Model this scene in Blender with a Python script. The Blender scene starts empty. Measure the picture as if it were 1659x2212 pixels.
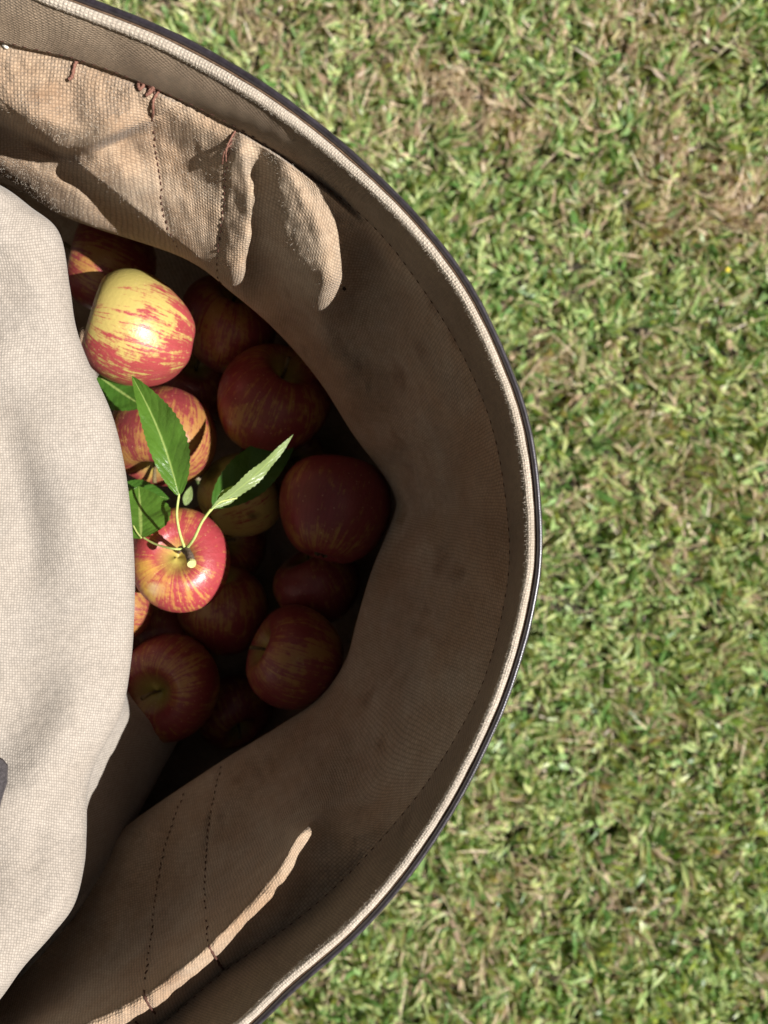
import bpy, math, random
import numpy as np
from mathutils import Vector, Matrix

rng = np.random.default_rng(7)
random.seed(7)
R = math.radians
scene = bpy.context.scene
col = scene.collection

# ------------------------------------------------------------------ camera, sky, sun, exposure
CAM_Z = 1.30                      # metres above the lawn
F = 1736.0                        # focal length in reference units (frame 1659 x 2212)
cam_d = bpy.data.cameras.new('camera')
cam = bpy.data.objects.new('camera', cam_d)
col.objects.link(cam)
cam.location = (0, 0, CAM_Z)
cam.rotation_euler = (0, 0, 0)
cam_d.sensor_fit = 'VERTICAL'
cam_d.sensor_height = 36
cam_d.lens = 36 * F / 2212
cam_d.clip_start = 0.02
cam_d.clip_end = 1000
cam_d.dof.use_dof = True
cam_d.dof.focus_distance = 0.345
cam_d.dof.aperture_fstop = 10.0
scene.camera = cam

SUN_AZ, SUN_EL = -15.0, 46.0      # degrees, azimuth from +X towards +Y
Ldir = Vector((math.cos(R(SUN_AZ)) * math.cos(R(SUN_EL)), math.sin(R(SUN_AZ)) * math.cos(R(SUN_EL)), math.sin(R(SUN_EL))))
world = bpy.data.worlds.new('World')
scene.world = world
world.use_nodes = True
wn = world.node_tree.nodes
sky = wn.new('ShaderNodeTexSky')
sky.sky_type = 'NISHITA'
sky.sun_disc = False
sky.sun_elevation = R(SUN_EL)
sky.sun_rotation = R(90 - SUN_AZ)
warm = wn.new('ShaderNodeMix'); warm.data_type = 'RGBA'; warm.blend_type = 'MULTIPLY'   # tint added on the sky light to warm and dim the shade
warm.inputs[0].default_value = 1.0; warm.inputs[7].default_value = (1.0, 0.66, 0.39, 1)
world.node_tree.links.new(sky.outputs[0], warm.inputs[6])
world.node_tree.links.new(warm.outputs[2], wn['Background'].inputs[0])
wn['Background'].inputs[1].default_value = 0.05
sun_d = bpy.data.lights.new('sun', 'SUN')
sun_d.energy = 5.0
sun_d.angle = R(0.53)
sun_d.color = (1.0, 0.97, 0.92)
sun = bpy.data.objects.new('sun', sun_d)
sun.rotation_euler = Ldir.to_track_quat('Z', 'Y').to_euler()
sun.location = (2, -0.5, 3)
col.objects.link(sun)
vs = scene.view_settings
vs.view_transform = 'Standard'
vs.look = 'None'
vs.exposure = 0.85
vs.gamma = 1.0
vs.use_curve_mapping = False
scene.cycles.max_bounces = 6

# ------------------------------------------------------------------ helpers
def W(px, py, d):
    """a point at depth d below the lens, from a measured direction"""
    return np.stack([(np.asarray(px) - 829.5) / F * d, -(np.asarray(py) - 1106) / F * d, CAM_Z - np.asarray(d) + 0 * np.asarray(px)], -1)

def WV(px, py, d):
    return Vector(((px - 829.5) / F * d, -(py - 1106) / F * d, CAM_Z - d))

def tag(o, label=None, cat=None, group=None, kind=None):
    if label: o['label'] = label
    if cat: o['category'] = cat
    if group: o['group'] = group
    if kind: o['kind'] = kind
    return o

def empty(name, loc):
    o = bpy.data.objects.new(name, None)
    o.location = loc
    o.empty_display_size = 0.02
    col.objects.link(o)
    return o

def link(name, me, mat=None, parent=None, smooth=True):
    if mat and not me.materials: me.materials.append(mat)
    if smooth: me.polygons.foreach_set('use_smooth', np.ones(len(me.polygons), bool))
    o = bpy.data.objects.new(name, me)
    col.objects.link(o)
    if parent:
        o.parent = parent
        o.matrix_parent_inverse = Matrix.Translation(parent.location).inverted() if parent.rotation_euler == Vector((0,0,0)).to_track_quat('Z','Y').to_euler() or True else Matrix()
    return o

def grid_mesh(name, P, uv=None, closed_u=False, flip=False):
    """P: (nu, nv, 3)"""
    nu, nv = P.shape[:2]
    me = bpy.data.meshes.new(name)
    idx = np.arange(nu * nv).reshape(nu, nv)
    if closed_u:
        a = idx; b = np.roll(idx, -1, 0)
    else:
        a = idx[:-1]; b = idx[1:]
    q = np.stack([a[:, :-1], b[:, :-1], b[:, 1:], a[:, 1:]], -1).reshape(-1, 4)
    if flip: q = q[:, ::-1]
    nq = len(q)
    me.vertices.add(nu * nv); me.vertices.foreach_set('co', P.reshape(-1).astype(np.float32))
    me.loops.add(nq * 4); me.loops.foreach_set('vertex_index', q.reshape(-1).astype(np.int32))
    me.polygons.add(nq)
    me.polygons.foreach_set('loop_start', np.arange(0, nq * 4, 4, dtype=np.int32))
    me.update(calc_edges=True)
    if uv is not None:
        l = me.uv_layers.new(name='UVMap')
        l.data.foreach_set('uv', uv.reshape(-1, 2)[q.reshape(-1)].reshape(-1).astype(np.float32))
    return me

def poly_mesh(name, V, faces):
    me = bpy.data.meshes.new(name)
    me.from_pydata([tuple(v) for v in V], [], [tuple(f) for f in faces])
    me.update()
    return me

def catmull(K, s):
    """K (n,...) knots, s array of params 0..n-1"""
    K = np.asarray(K, float)
    n = len(K)
    i = np.clip(np.floor(s).astype(int), 0, n - 2)
    t = (s - i).reshape((-1,) + (1,) * (K.ndim - 1))
    g = lambda j: K[np.clip(j, 0, n - 1)]
    p0, p1, p2, p3 = g(i - 1), g(i), g(i + 1), g(i + 2)
    return 0.5 * (2 * p1 + (p2 - p0) * t + (2 * p0 - 5 * p1 + 4 * p2 - p3) * t**2 + (3 * p1 - p0 - 3 * p2 + p3) * t**3)

def smooth01(x):
    x = np.clip(x, 0, 1); return x * x * (3 - 2 * x)

def tube(pts, radii, n=8, cap=True):
    """tapered tube through 3-D points -> verts, faces"""
    pts = [Vector(p) for p in pts]
    V, Fc = [], []
    ref = None
    for i, p in enumerate(pts):
        d = (pts[min(i + 1, len(pts) - 1)] - pts[max(i - 1, 0)]).normalized()
        if ref is None:
            ref = d.orthogonal().normalized()
        ref = (ref - d * ref.dot(d)).normalized()
        b = d.cross(ref)
        r = radii[i] if hasattr(radii, '__len__') else radii
        for k in range(n):
            a = 2 * math.pi * k / n
            V.append(p + (ref * math.cos(a) + b * math.sin(a)) * r)
    for i in range(len(pts) - 1):
        for k in range(n):
            Fc.append((i * n + k, i * n + (k + 1) % n, (i + 1) * n + (k + 1) % n, (i + 1) * n + k))
    if cap:
        Fc.append(tuple(range(n - 1, -1, -1)))
        m = (len(pts) - 1) * n
        Fc.append(tuple(m + k for k in range(n)))
    return V, Fc

def spline3(pts, n):
    return [Vector(p) for p in catmull(np.array([tuple(p) for p in pts]), np.linspace(0, len(pts) - 1, n))]

# ------------------------------------------------------------------ material helpers
class NT:
    def __init__(self, name):
        self.m = bpy.data.materials.new(name)
        self.m.use_nodes = True
        self.t = self.m.node_tree
        self.b = self.t.nodes['Principled BSDF']
    def n(self, typ, **kw):
        o = self.t.nodes.new(typ)
        for k, v in kw.items():
            if k.startswith('i_'):
                key = k[2:]
                o.inputs[int(key) if key.isdigit() else key.replace('_', ' ')].default_value = v
            else: setattr(o, k, v)
        return o
    def l(self, a, b): self.t.links.new(a, b)
    def math(self, op, a, b=None, c=None):
        o = self.n('ShaderNodeMath', operation=op)
        for i, x in enumerate((a, b, c)):
            if x is None: continue
            if isinstance(x, (int, float)): o.inputs[i].default_value = x
            else: self.l(x, o.inputs[i])
        return o.outputs[0]
    def mix(self, f, a, b, blend='MIX'):
        o = self.n('ShaderNodeMix', data_type='RGBA', blend_type=blend)
        for i, x in ((0, f), (6, a), (7, b)):
            if isinstance(x, (int, float)): o.inputs[i].default_value = x
            elif isinstance(x, tuple): o.inputs[i].default_value = x if len(x) == 4 else x + (1,)
            else: self.l(x, o.inputs[i])
        return o.outputs[2]
    def ramp(self, fac, stops, interp='LINEAR'):
        o = self.n('ShaderNodeValToRGB')
        cr = o.color_ramp; cr.interpolation = interp
        while len(cr.elements) < len(stops): cr.elements.new(0.5)
        for e, (p, c) in zip(cr.elements, stops):
            e.position = p; e.color = c if len(c) == 4 else tuple(c) + (1,)
        self.l(fac, o.inputs[0])
        return o.outputs[0]
    def noise(self, vec, scale, detail=3, rough=0.5, dist=0):
        o = self.n('ShaderNodeTexNoise')
        o.inputs['Scale'].default_value = scale; o.inputs['Detail'].default_value = detail
        o.inputs['Roughness'].default_value = rough; o.inputs['Distortion'].default_value = dist
        if vec is not None: self.l(vec, o.inputs['Vector'])
        return o.outputs[0]
    def bump(self, h, strength, dist):
        o = self.n('ShaderNodeBump')
        o.inputs['Strength'].default_value = strength; o.inputs['Distance'].default_value = dist
        self.l(h, o.inputs['Height'])
        self.l(o.outputs[0], self.b.inputs['Normal'])
        return o

def canvas_material(name, base, light, stain, pitch=0.00150, bump=0.00042, stain_amt=0.6, marks=1.0):
    m = NT(name)
    uv = m.n('ShaderNodeUVMap').outputs[0]
    co = m.n('ShaderNodeTexCoord').outputs['Object']
    # slight wander of the threads
    wob = m.n('ShaderNodeTexNoise'); wob.inputs['Scale'].default_value = 60; wob.inputs['Detail'].default_value = 1
    m.l(uv, wob.inputs['Vector'])
    add = m.n('ShaderNodeVectorMath', operation='MULTIPLY_ADD')
    m.l(wob.outputs['Color'], add.inputs[0]); add.inputs[1].default_value = (0.0022, 0.0022, 0); m.l(uv, add.inputs[2])
    sep = m.n('ShaderNodeSeparateXYZ'); m.l(add.outputs[0], sep.inputs[0])
    k = math.pi / pitch
    su = m.math('SINE', m.math('MULTIPLY', sep.outputs[0], k * 1.0))
    sv = m.math('SINE', m.math('MULTIPLY', sep.outputs[1], k * 1.05))
    prod = m.math('MULTIPLY', su, sv)
    weave = m.math('ADD', m.math('MULTIPLY', m.math('ABSOLUTE', prod), 0.75), m.math('MULTIPLY', prod, 0.25))
    fuzz = m.noise(co, 1500, 3, 0.7)
    worn = m.noise(co, 22, 4, 0.6)
    wornm = m.ramp(worn, [(0.38, (0.25,) * 3), (0.62, (1,) * 3)])
    h = m.math('ADD', m.math('MULTIPLY', weave, wornm), m.math('MULTIPLY', fuzz, 0.9))
    m.bump(h, 1.0, bump)
    big = m.noise(co, 9, 5, 0.62)
    mid = m.noise(co, 42, 5, 0.65)
    speck = m.noise(co, 420, 3, 0.6)
    c = m.mix(m.ramp(mid, [(0.3, (0,) * 3), (0.7, (1,) * 3)]), base, light)
    st = m.math('MULTIPLY', m.ramp(big, [(0.42, (0,) * 3), (0.70, (1,) * 3)]), stain_amt)
    c = m.mix(st, c, stain)
    gr = m.noise(co, 15, 6, 0.7, 0.6)
    c = m.mix(1.0, c, m.ramp(gr, [(0.30, (0.80, 0.79, 0.79)), (0.52, (1.0,) * 3)]), 'MULTIPLY') if marks > 0.5 else c
    # small rub marks and fruit stains
    sv_ = m.n('ShaderNodeTexVoronoi'); sv_.inputs['Scale'].default_value = 26; sv_.inputs['Randomness'].default_value = 1.0
    dv = m.n('ShaderNodeVectorMath', operation='MULTIPLY_ADD'); nz_ = m.n('ShaderNodeTexNoise'); nz_.inputs['Scale'].default_value = 90; nz_.inputs['Detail'].default_value = 4
    m.l(co, nz_.inputs['Vector']); m.l(nz_.outputs['Color'], dv.inputs[0]); dv.inputs[1].default_value = (0.02, 0.02, 0.02); m.l(co, dv.inputs[2]); m.l(dv.outputs[0], sv_.inputs['Vector'])
    c = m.mix(marks, c, m.ramp(sv_.outputs['Distance'], [(0.05, (0.70, 0.64, 0.60)), (0.22, (1.0,) * 3)]), 'MULTIPLY')
    # darker in the thread gaps
    g = m.ramp(weave, [(0.0, (0.62,) * 3), (0.5, (1.0,) * 3)])
    c = m.mix(1.0, c, g, 'MULTIPLY')
    c = m.mix(1.0, c, m.ramp(speck, [(0.32, (0.86,) * 3), (0.66, (1.07,) * 3)]), 'MULTIPLY')
    m.l(c, m.b.inputs['Base Color'])
    m.b.inputs['Roughness'].default_value = 0.92
    m.b.inputs['Specular IOR Level'].default_value = 0.15
    m.b.inputs['Sheen Weight'].default_value = 0.12
    m.b.inputs['Sheen Roughness'].default_value = 0.5
    return m.m

M_canvas = canvas_material('tan_canvas', (0.415, 0.297, 0.198), (0.515, 0.415, 0.312), (0.34, 0.19, 0.10))
M_hem = canvas_material('hem_canvas', (0.285, 0.212, 0.145), (0.34, 0.262, 0.188), (0.22, 0.15, 0.095), pitch=0.0013)
M_pale = canvas_material('pale_canvas', (0.35, 0.308, 0.266), (0.38, 0.34, 0.30), (0.33, 0.275, 0.225), pitch=0.00118, bump=0.00017, stain_amt=0.30, marks=0.12)
M_piping = canvas_material('piping_canvas', (0.52, 0.45, 0.37), (0.57, 0.50, 0.42), (0.46, 0.37, 0.28), pitch=0.00115, bump=0.0004, stain_amt=0.4)

def trim_material():
    m = NT('dark_vinyl_trim')
    uv = m.n('ShaderNodeUVMap').outputs[0]
    co = m.n('ShaderNodeTexCoord').outputs['Object']
    sep = m.n('ShaderNodeSeparateXYZ'); m.l(uv, sep.inputs[0])
    rib = m.math('SINE', m.math('MULTIPLY', sep.outputs[0], 2 * math.pi / 0.0011))
    n1 = m.noise(co, 260, 4, 0.7)
    h = m.math('ADD', m.math('MULTIPLY', rib, 0.10), m.math('MULTIPLY', n1, 1.2))
    m.bump(h, 0.6, 0.00020)
    m.b.inputs['Coat Weight'].default_value = 0.6; m.b.inputs['Coat Roughness'].default_value = 0.36; m.b.inputs['Coat Tint'].default_value = (0.82, 0.86, 1, 1)
    c = m.mix(m.ramp(n1, [(0.35, (0,) * 3), (0.7, (1,) * 3)]), (0.018, 0.013, 0.015), (0.040, 0.031, 0.038))
    m.l(c, m.b.inputs['Base Color'])
    m.l(m.ramp(n1, [(0.3, (0.28,) * 3), (0.7, (0.46,) * 3)]), m.b.inputs['Roughness'])
    m.b.inputs['Specular IOR Level'].default_value = 0.75
    return m.m
M_trim = trim_material()

def simple(name, c, rough=0.7, spec=0.3, nscale=0, c2=None, bump=0):
    m = NT(name)
    if c2:
        co = m.n('ShaderNodeTexCoord').outputs['Object']
        nn = m.noise(co, nscale, 4, 0.6)
        m.l(m.mix(m.ramp(nn, [(0.35, (0,) * 3), (0.65, (1,) * 3)]), c, c2), m.b.inputs['Base Color'])
        if bump: m.bump(nn, 0.8, bump)
    else: m.b.inputs['Base Color'].default_value = c + (1,)
    m.b.inputs['Roughness'].default_value = rough
    m.b.inputs['Specular IOR Level'].default_value = spec
    return m.m
M_thread = simple('maroon_thread', (0.055, 0.024, 0.018), 0.8, 0.2, 1800, (0.10, 0.045, 0.033), 0.0002)
M_cord = simple('rust_cord', (0.14, 0.062, 0.045), 0.85, 0.2, 1500, (0.23, 0.115, 0.085), 0.0003)
M_fibre = simple('cotton_lint', (0.62, 0.55, 0.46), 0.9, 0.1)
M_binding = simple('brown_binding', (0.09, 0.055, 0.034), 0.8, 0.2, 600, (0.17, 0.11, 0.07), 0.0002)
M_shadow = simple('shadow_grey', (0.05, 0.045, 0.048), 0.8, 0.2, 900, (0.09, 0.08, 0.085), 0.0002)  # dark grey standing in for a shadow on the back panel
M_twig = simple('grey_twig', (0.12, 0.085, 0.065), 0.8, 0.2, 700, (0.22, 0.16, 0.125), 0.0003)
M_cut = simple('pale_cut_wood', (0.55, 0.56, 0.24), 0.7, 0.2, 900, (0.45, 0.43, 0.18))
M_stem = simple('brown_stem', (0.09, 0.06, 0.03), 0.7, 0.3, 500, (0.16, 0.12, 0.05), 0.0002)
M_calyx = simple('dry_calyx', (0.06, 0.05, 0.03), 0.9, 0.2, 700, (0.14, 0.12, 0.07), 0.0002)
M_crumb = simple('white_crumb', (0.72, 0.68, 0.62), 0.8, 0.3, 900, (0.60, 0.56, 0.5))
M_bark = simple('bark_crumb', (0.02, 0.014, 0.010), 0.9, 0.2, 900, (0.04, 0.03, 0.02))
M_petal = simple('yellow_petal', (0.75, 0.58, 0.03), 0.6, 0.3, 400, (0.80, 0.66, 0.08))

# ------------------------------------------------------------------ ground
def lawn_material():
    m = NT('lawn_soil')
    co = m.n('ShaderNodeTexCoord').outputs['Object']
    near = m.noise(co, 60, 6, 0.7)
    soil = m.mix(near, (0.020, 0.017, 0.010), (0.055, 0.045, 0.026))
    big = m.noise(co, 3.0, 6, 0.7)
    grass = m.mix(m.noise(co, 25, 6, 0.75), (0.07, 0.10, 0.03), (0.20, 0.25, 0.10))
    grass = m.mix(m.ramp(big, [(0.5, (0,) * 3), (0.7, (0.7,) * 3)]), grass, (0.26, 0.23, 0.13))
    g = m.n('ShaderNodeNewGeometry').outputs['Position']
    ln = m.n('ShaderNodeVectorMath', operation='LENGTH'); m.l(g, ln.inputs[0])
    c = m.mix(m.ramp(m.math('MULTIPLY', ln.outputs['Value'], 0.25), [(0.45, (0,) * 3), (0.7, (1,) * 3)]), soil, grass)
    m.l(c, m.b.inputs['Base Color'])
    m.b.inputs['Roughness'].default_value = 0.95
    m.bump(near, 1.0, 0.01)
    return m.m
n = 60
ax = np.sign(np.linspace(-1, 1, n)) * np.abs(np.linspace(-1, 1, n)) ** 3 * 300
GX, GY = np.meshgrid(ax, ax, indexing='ij')
P = np.stack([GX, GY, 0.006 * np.sin(GX * 3.1 + 1) * np.cos(GY * 2.7)], -1)
lawn = link('lawn_ground', grid_mesh('lawn_ground', P), lawn_material())
tag(lawn, 'earth of the mown lawn under the grass', kind='structure')

def value_noise(x, y, scale, seed):
    r = np.random.default_rng(seed); T = r.random((64, 64))
    u = x / scale + 20; v = y / scale + 20
    i = np.floor(u).astype(int); j = np.floor(v).astype(int)
    fu = smooth01(u - i); fv = smooth01(v - j)
    g = lambda a, b: T[a % 64, b % 64]
    return (g(i, j) * (1 - fu) + g(i + 1, j) * fu) * (1 - fv) + (g(i, j + 1) * (1 - fu) + g(i + 1, j + 1) * fu) * fv

def G(px, py): return ((px - 829.5) / F * CAM_Z, -(py - 1106) / F * CAM_Z)
DRY = [(*G(1000, 215), .05, 1.0), (*G(1110, 300), .05, 1.1), (*G(560, 60), .06, .8), (*G(1430, 350), .05, .9), (*G(1560, 430), .06, .9),
       (*G(1420, 480), .05, .9), (*G(1330, 30), .09, .7), (*G(930, 190), .04, .9), (*G(1170, 800), .07, .4), (*G(1640, 470), .06, .8), (*G(1260, 250), .05, .7)]
DRY = [(a_, b_, c_ * 0.85, d_ * 1.1) for a_, b_, c_, d_ in DRY]
def dryness(x, y):
    d = 0.55 * (value_noise(x, y, 0.16, 1) * 0.5 + value_noise(x, y, 0.05, 2) * 0.5) ** 1.6
    for cx, cy, r, a in DRY: d = d + 0.75 * a * np.exp(-((x - cx) ** 2 + (y - cy) ** 2) / (r * r))
    return d

def blades(name, N, x0, x1, y0, y1, dry=False, coarse=False, seed=0):
    r = np.random.default_rng(seed)
    x = r.uniform(x0, x1, N); y = r.uniform(y0, y1, N)
    if dry:
        keep = r.random(N) < dryness(x, y) * 1.2
        x, y = x[keep], y[keep]; N = len(x)
    if not dry and not coarse:
        keep = r.random(N) < 0.25 + 0.80 * value_noise(x, y, 0.022, 31) + 0.25 * value_noise(x, y, 0.008, 32)
        x, y = x[keep], y[keep]; N = len(x)
    clump = value_noise(x, y, 0.035, 11)
    clump2 = value_noise(x, y, 0.012, 12)
    if dry:
        Lb = r.uniform(0.025, 0.065, N); wd = r.uniform(0.0006, 0.0028, N)
        tilt = r.uniform(R(55), R(92), N); z0 = 0.006 + 0.020 * r.random(N)
        curl = r.uniform(-1.0, 1.0, N)
    else:
        Lb = r.uniform(0.011, 0.035, N) * (0.75 + 0.5 * clump); wd = r.uniform(0.0024, 0.0066, N)
        tilt = r.uniform(R(30), R(82), N); z0 = 0.022 * r.random(N) * (0.3 + clump)
        curl = r.uniform(-0.4, 1.0, N)
    if coarse: wd = wd * 1.7; Lb = Lb * 1.1
    az = value_noise(x, y, 0.045, 21) * 9 + r.normal(0, 0.85, N)
    roll = r.uniform(-1.1, 1.1, N)
    S = 4 if not coarse else 3
    V = np.zeros((N, 2 * S + 1, 3), np.float32)
    px_, py_, pz_ = x.copy(), y.copy(), z0.copy()
    prof = [0.75, 1.0, 0.85, 0.55][:S]
    for k in range(S + 1):
        th = tilt + curl * (k / S) ** 1.3
        ca, sa = np.cos(az), np.sin(az)
        dirv = np.stack([np.sin(th) * ca, np.sin(th) * sa, np.cos(th)], -1)
        up = np.stack([-np.cos(th) * ca, -np.cos(th) * sa, np.sin(th)], -1)
        side = np.stack([-sa, ca, 0 * ca], -1)
        rr = roll * (0.5 + k / S)
        sd = side * np.cos(rr)[:, None] + up * np.sin(rr)[:, None]
        c = np.stack([px_, py_, pz_], -1)
        if k < S:
            w = (wd * prof[k] * 0.5)[:, None]
            V[:, 2 * k] = c - sd * w; V[:, 2 * k + 1] = c + sd * w
            st = dirv * (Lb / S)[:, None]
            px_, py_, pz_ = px_ + st[:, 0], py_ + st[:, 1], np.maximum(pz_ + st[:, 2], 0.003)
        else: V[:, 2 * S] = c
    nv = 2 * S + 1
    base = (np.arange(N) * nv)[:, None]
    tri = []
    for k in range(S - 1):
        a, b, c_, d_ = 2 * k, 2 * k + 1, 2 * k + 3, 2 * k + 2
        tri += [[a, b, c_], [a, c_, d_]]
    tri += [[2 * S - 2, 2 * S - 1, 2 * S]]
    T = (base[:, :, None] + np.array(tri)[None]).reshape(-1, 3)
    me = bpy.data.meshes.new(name)
    me.vertices.add(N * nv); me.vertices.foreach_set('co', V.reshape(-1))
    nt = len(T)
    me.loops.add(nt * 3); me.loops.foreach_set('vertex_index', T.reshape(-1).astype(np.int32))
    me.polygons.add(nt); me.polygons.foreach_set('loop_start', np.arange(0, nt * 3, 3, dtype=np.int32))
    me.update(calc_edges=True)
    greens = np.array([[0.22, 0.32, 0.11], [0.32, 0.42, 0.18], [0.46, 0.52, 0.27], [0.11, 0.21, 0.06], [0.48, 0.50, 0.24], [0.26, 0.38, 0.17]])
    greens = greens * np.array([0.96, 1.02, 0.92])
    straw = np.array([[0.58, 0.45, 0.33], [0.45, 0.33, 0.24], [0.64, 0.53, 0.39], [0.34, 0.24, 0.17], [0.50, 0.45, 0.27]])
    gi = np.clip((r.random(N) * 3.2 + clump * 2.8), 0, 5.99).astype(int)
    C = greens[r.permutation(6)][gi] * r.uniform(0.75, 1.2, N)[:, None]
    if dry: C = straw[r.integers(0, 5, N)] * r.uniform(0.8, 1.15, N)[:, None]
    else:
        isd = r.random(N) < 0.09 + 0.80 * np.clip(dryness(x, y) - 0.12, 0, 1)
        C[isd] = straw[r.integers(0, 5, isd.sum())] * r.uniform(0.7, 1.05, isd.sum())[:, None]
    CC = np.ones((N, nv, 4), np.float32); CC[:, :, :3] = C[:, None]
    CC[:, 2 * S, :3] = CC[:, 2 * S, :3] * 0.8 + np.array([0.30, 0.24, 0.12]) * 0.2
    at = me.color_attributes.new('blade_colour', 'FLOAT_COLOR', 'POINT')
    at.data.foreach_set('color', CC.reshape(-1))
    return me

def blade_material():
    m = NT('grass_blade')
    a = m.n('ShaderNodeVertexColor', layer_name='blade_colour').outputs[0]
    co = m.n('ShaderNodeTexCoord').outputs['Object']
    c = m.mix(1.0, a, m.ramp(m.noise(co, 220, 2), [(0.3, (0.8,) * 3), (0.7, (1.15,) * 3)]), 'MULTIPLY')
    m.l(c, m.b.inputs['Base Color'])
    m.b.inputs['Roughness'].default_value = 0.42
    m.b.inputs['Specular IOR Level'].default_value = 0.45
    tr = m.n('ShaderNodeBsdfTranslucent')
    m.l(m.mix(1.0, c, (1.5, 1.5, 0.6), 'MULTIPLY'), tr.inputs[0])
    mx = m.n('ShaderNodeMixShader'); mx.inputs[0].default_value = 0.34
    m.l(m.b.outputs[0], mx.inputs[1]); m.l(tr.outputs[0], mx.inputs[2])
    m.l(mx.outputs[0], m.t.nodes['Material Output'].inputs[0])
    return m.m
M_blade = blade_material()
tag(link('grass', blades('grass', 165000, -0.62, 0.95, -1.15, 1.15, seed=3), M_blade, smooth=True),
    'short green broad-bladed grass of the sunlit lawn', 'grass', kind='stuff')
tag(link('surrounding_grass', blades('surrounding_grass', 120000, -2.0, 2.2, -2.2, 2.2, coarse=True, seed=5), M_blade),
    'rougher green grass spreading out around the near lawn', 'grass', kind='stuff')
tag(link('dry_grass', blades('dry_grass', 42000, -0.5, 0.9, -1.1, 1.1, dry=True, seed=9), M_blade),
    'dry straw coloured clippings lying in patches on the green grass', 'dry grass', kind='stuff')

# ------------------------------------------------------------------ the picking bag
bag = empty('picking_bag', (-0.08, 0.0, CAM_Z - 0.58))
tag(bag, 'tan canvas fruit picking bag with dark trimmed round rim, held open over the lawn', 'picking bag')

RIM = 0.300
SEAM = 0.330
# measured stations round the mouth: rim, seam
rimK = [(-900, -120), (-640, -190), (-370, -190), (-110, -84), (82, 0), (336, 101), (520, 201), (650, 289), (757, 376), (876, 492), (989, 639), (1074, 815), (1118, 968),
        (1135, 1170), (1120, 1312), (1080, 1462), (1026, 1592), (953, 1730), (858, 1870), (752, 1989), (612, 2110), (505, 2212), (300, 2370), (40, 2530), (-260, 2630), (-560, 2600), (-900, 2480)]
seamK = [(-820, 0), (-600, -60), (-370, -45), (-170, 35), (0, 92), (165, 130), (335, 193), (508, 275), (645, 362), (795, 480), (900, 608), (1000, 770), (1068, 945),
         (1099, 1160), (1088, 1305), (1046, 1465), (985, 1590), (895, 1725), (765, 1873), (640, 1985), (478, 2100), (335, 2218), (150, 2320), (-60, 2430), (-300, 2500), (-560, 2480), (-830, 2360)]
silK = [(-800, 330), (-600, 260), (-400, 230), (-180, 300), (0, 375), (135, 462), (385, 548), (500, 628), (600, 715), (690, 822), (762, 935), (822, 1015), (850, 1065),
        (852, 1110), (803, 1235), (772, 1340), (746, 1430), (688, 1512), (595, 1580), (500, 1640), (400, 1708), (292, 1783), (185, 1865), (70, 1930), (-150, 2000), (-450, 2000), (-800, 1900)]
NK = len(rimK)
seamD = [SEAM] * NK
for i, v in {2: .318, 3: .317, 4: .316, 5: .316, 6: .316, 7: .318, 8: .320, 9: .324, 10: .328}.items(): seamD[i] = v
# crest row and its depth; None = blended automatically
crest = {4: (0, 215, .333), 5: (155, 255, .330), 6: (335, 252, .326), 7: (512, 330, .3265), 8: (655, 410, .334), 9: (770, 545, .350), 10: (860, 680, .365),
         17: (790, 1730, .358), 18: (668, 1800, .338), 19: (600, 1893, .3265), 20: (462, 2042, .3225), 21: (326, 2148, .3215), 22: (150, 2238, .323), 23: (-50, 2335, .326)}
silD = [.42] * NK
for i, v in enumerate([.42, .42, .41, .40, .395, .40, .41, .42, .43, .44, .445, .45, .455, .455, .455, .455, .455, .455, .45, .445, .44, .44, .44, .44, .44, .44, .44]): silD[i] = v
rows = []
cx, cy = -0.085, -0.005
rim_np, seam_np, sil_np = map(lambda a: np.array(a, float), (rimK, seamK, silK))
def row(px, d): return np.concatenate([px, np.asarray(d, float).reshape(-1, 1)], 1)
under_hem = seam_np + (rim_np - seam_np) * 0.35
r0 = row(under_hem, (RIM + 0.001) * 0.35 + np.array(seamD) * 0.65 + 0.0020)
r1 = row(seam_np, np.array(seamD) + 0.0018)
A = np.zeros((NK, 3)); B = np.zeros((NK, 3)); C = np.zeros((NK, 3))
for i in range(NK):
    s, e = seam_np[i], sil_np[i]
    if i in crest: A[i] = crest[i]
    else: A[i] = [*(s + (e - s) * 0.30), SEAM + 0.030]
    a = A[i, :2]; dA = A[i, 2]; dE = silD[i]
    if 18 <= i <= 23:
        B[i] = [*(a + (e - a) * 0.12), dA + 0.016]
        C[i] = [*(a + (e - a) * 0.50), dA + 0.62 * (dE - dA)]
    else:
        B[i] = [*(a + (e - a) * 0.33), dA + 0.34 * (dE - dA)]
        C[i] = [*(a + (e - a) * 0.68), dA + 0.66 * (dE - dA)]
S_ = row(sil_np, silD)
# beneath the bulge: measured in metres, going outwards and down to the bottom
def to_row(pw):
    d = CAM_Z - pw[:, 2]
    return np.stack([pw[:, 0] / d * F + 829.5, -pw[:, 1] / d * F + 1106, d], -1)
sw = W(S_[:, 0], S_[:, 1], S_[:, 2])
out = sw[:, :2] - np.array([cx, cy]); out /= np.linalg.norm(out, axis=1)[:, None]
u1 = sw.copy(); u1[:, :2] += out * 0.010; u1[:, 2] -= 0.030
u2 = sw.copy(); u2[:, :2] += out * 0.038; u2[:, 2] = CAM_Z - 0.515
u3 = sw.copy(); u3[:, :2] += out * 0.030; u3[:, 2] = CAM_Z - 0.560
u4 = sw.copy(); u4[:, :2] = u4[:, :2] * 0.35 + np.array([cx, cy]) * 0.65; u4[:, 2] = CAM_Z - 0.572
u5 = sw.copy(); u5[:, :2] = [cx, cy]; u5[:, 2] = CAM_Z - 0.575
rowsK = [r0, r1, A, B, C, S_, to_row(u1), to_row(u2), to_row(u3), to_row(u4), to_row(u5)]

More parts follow.
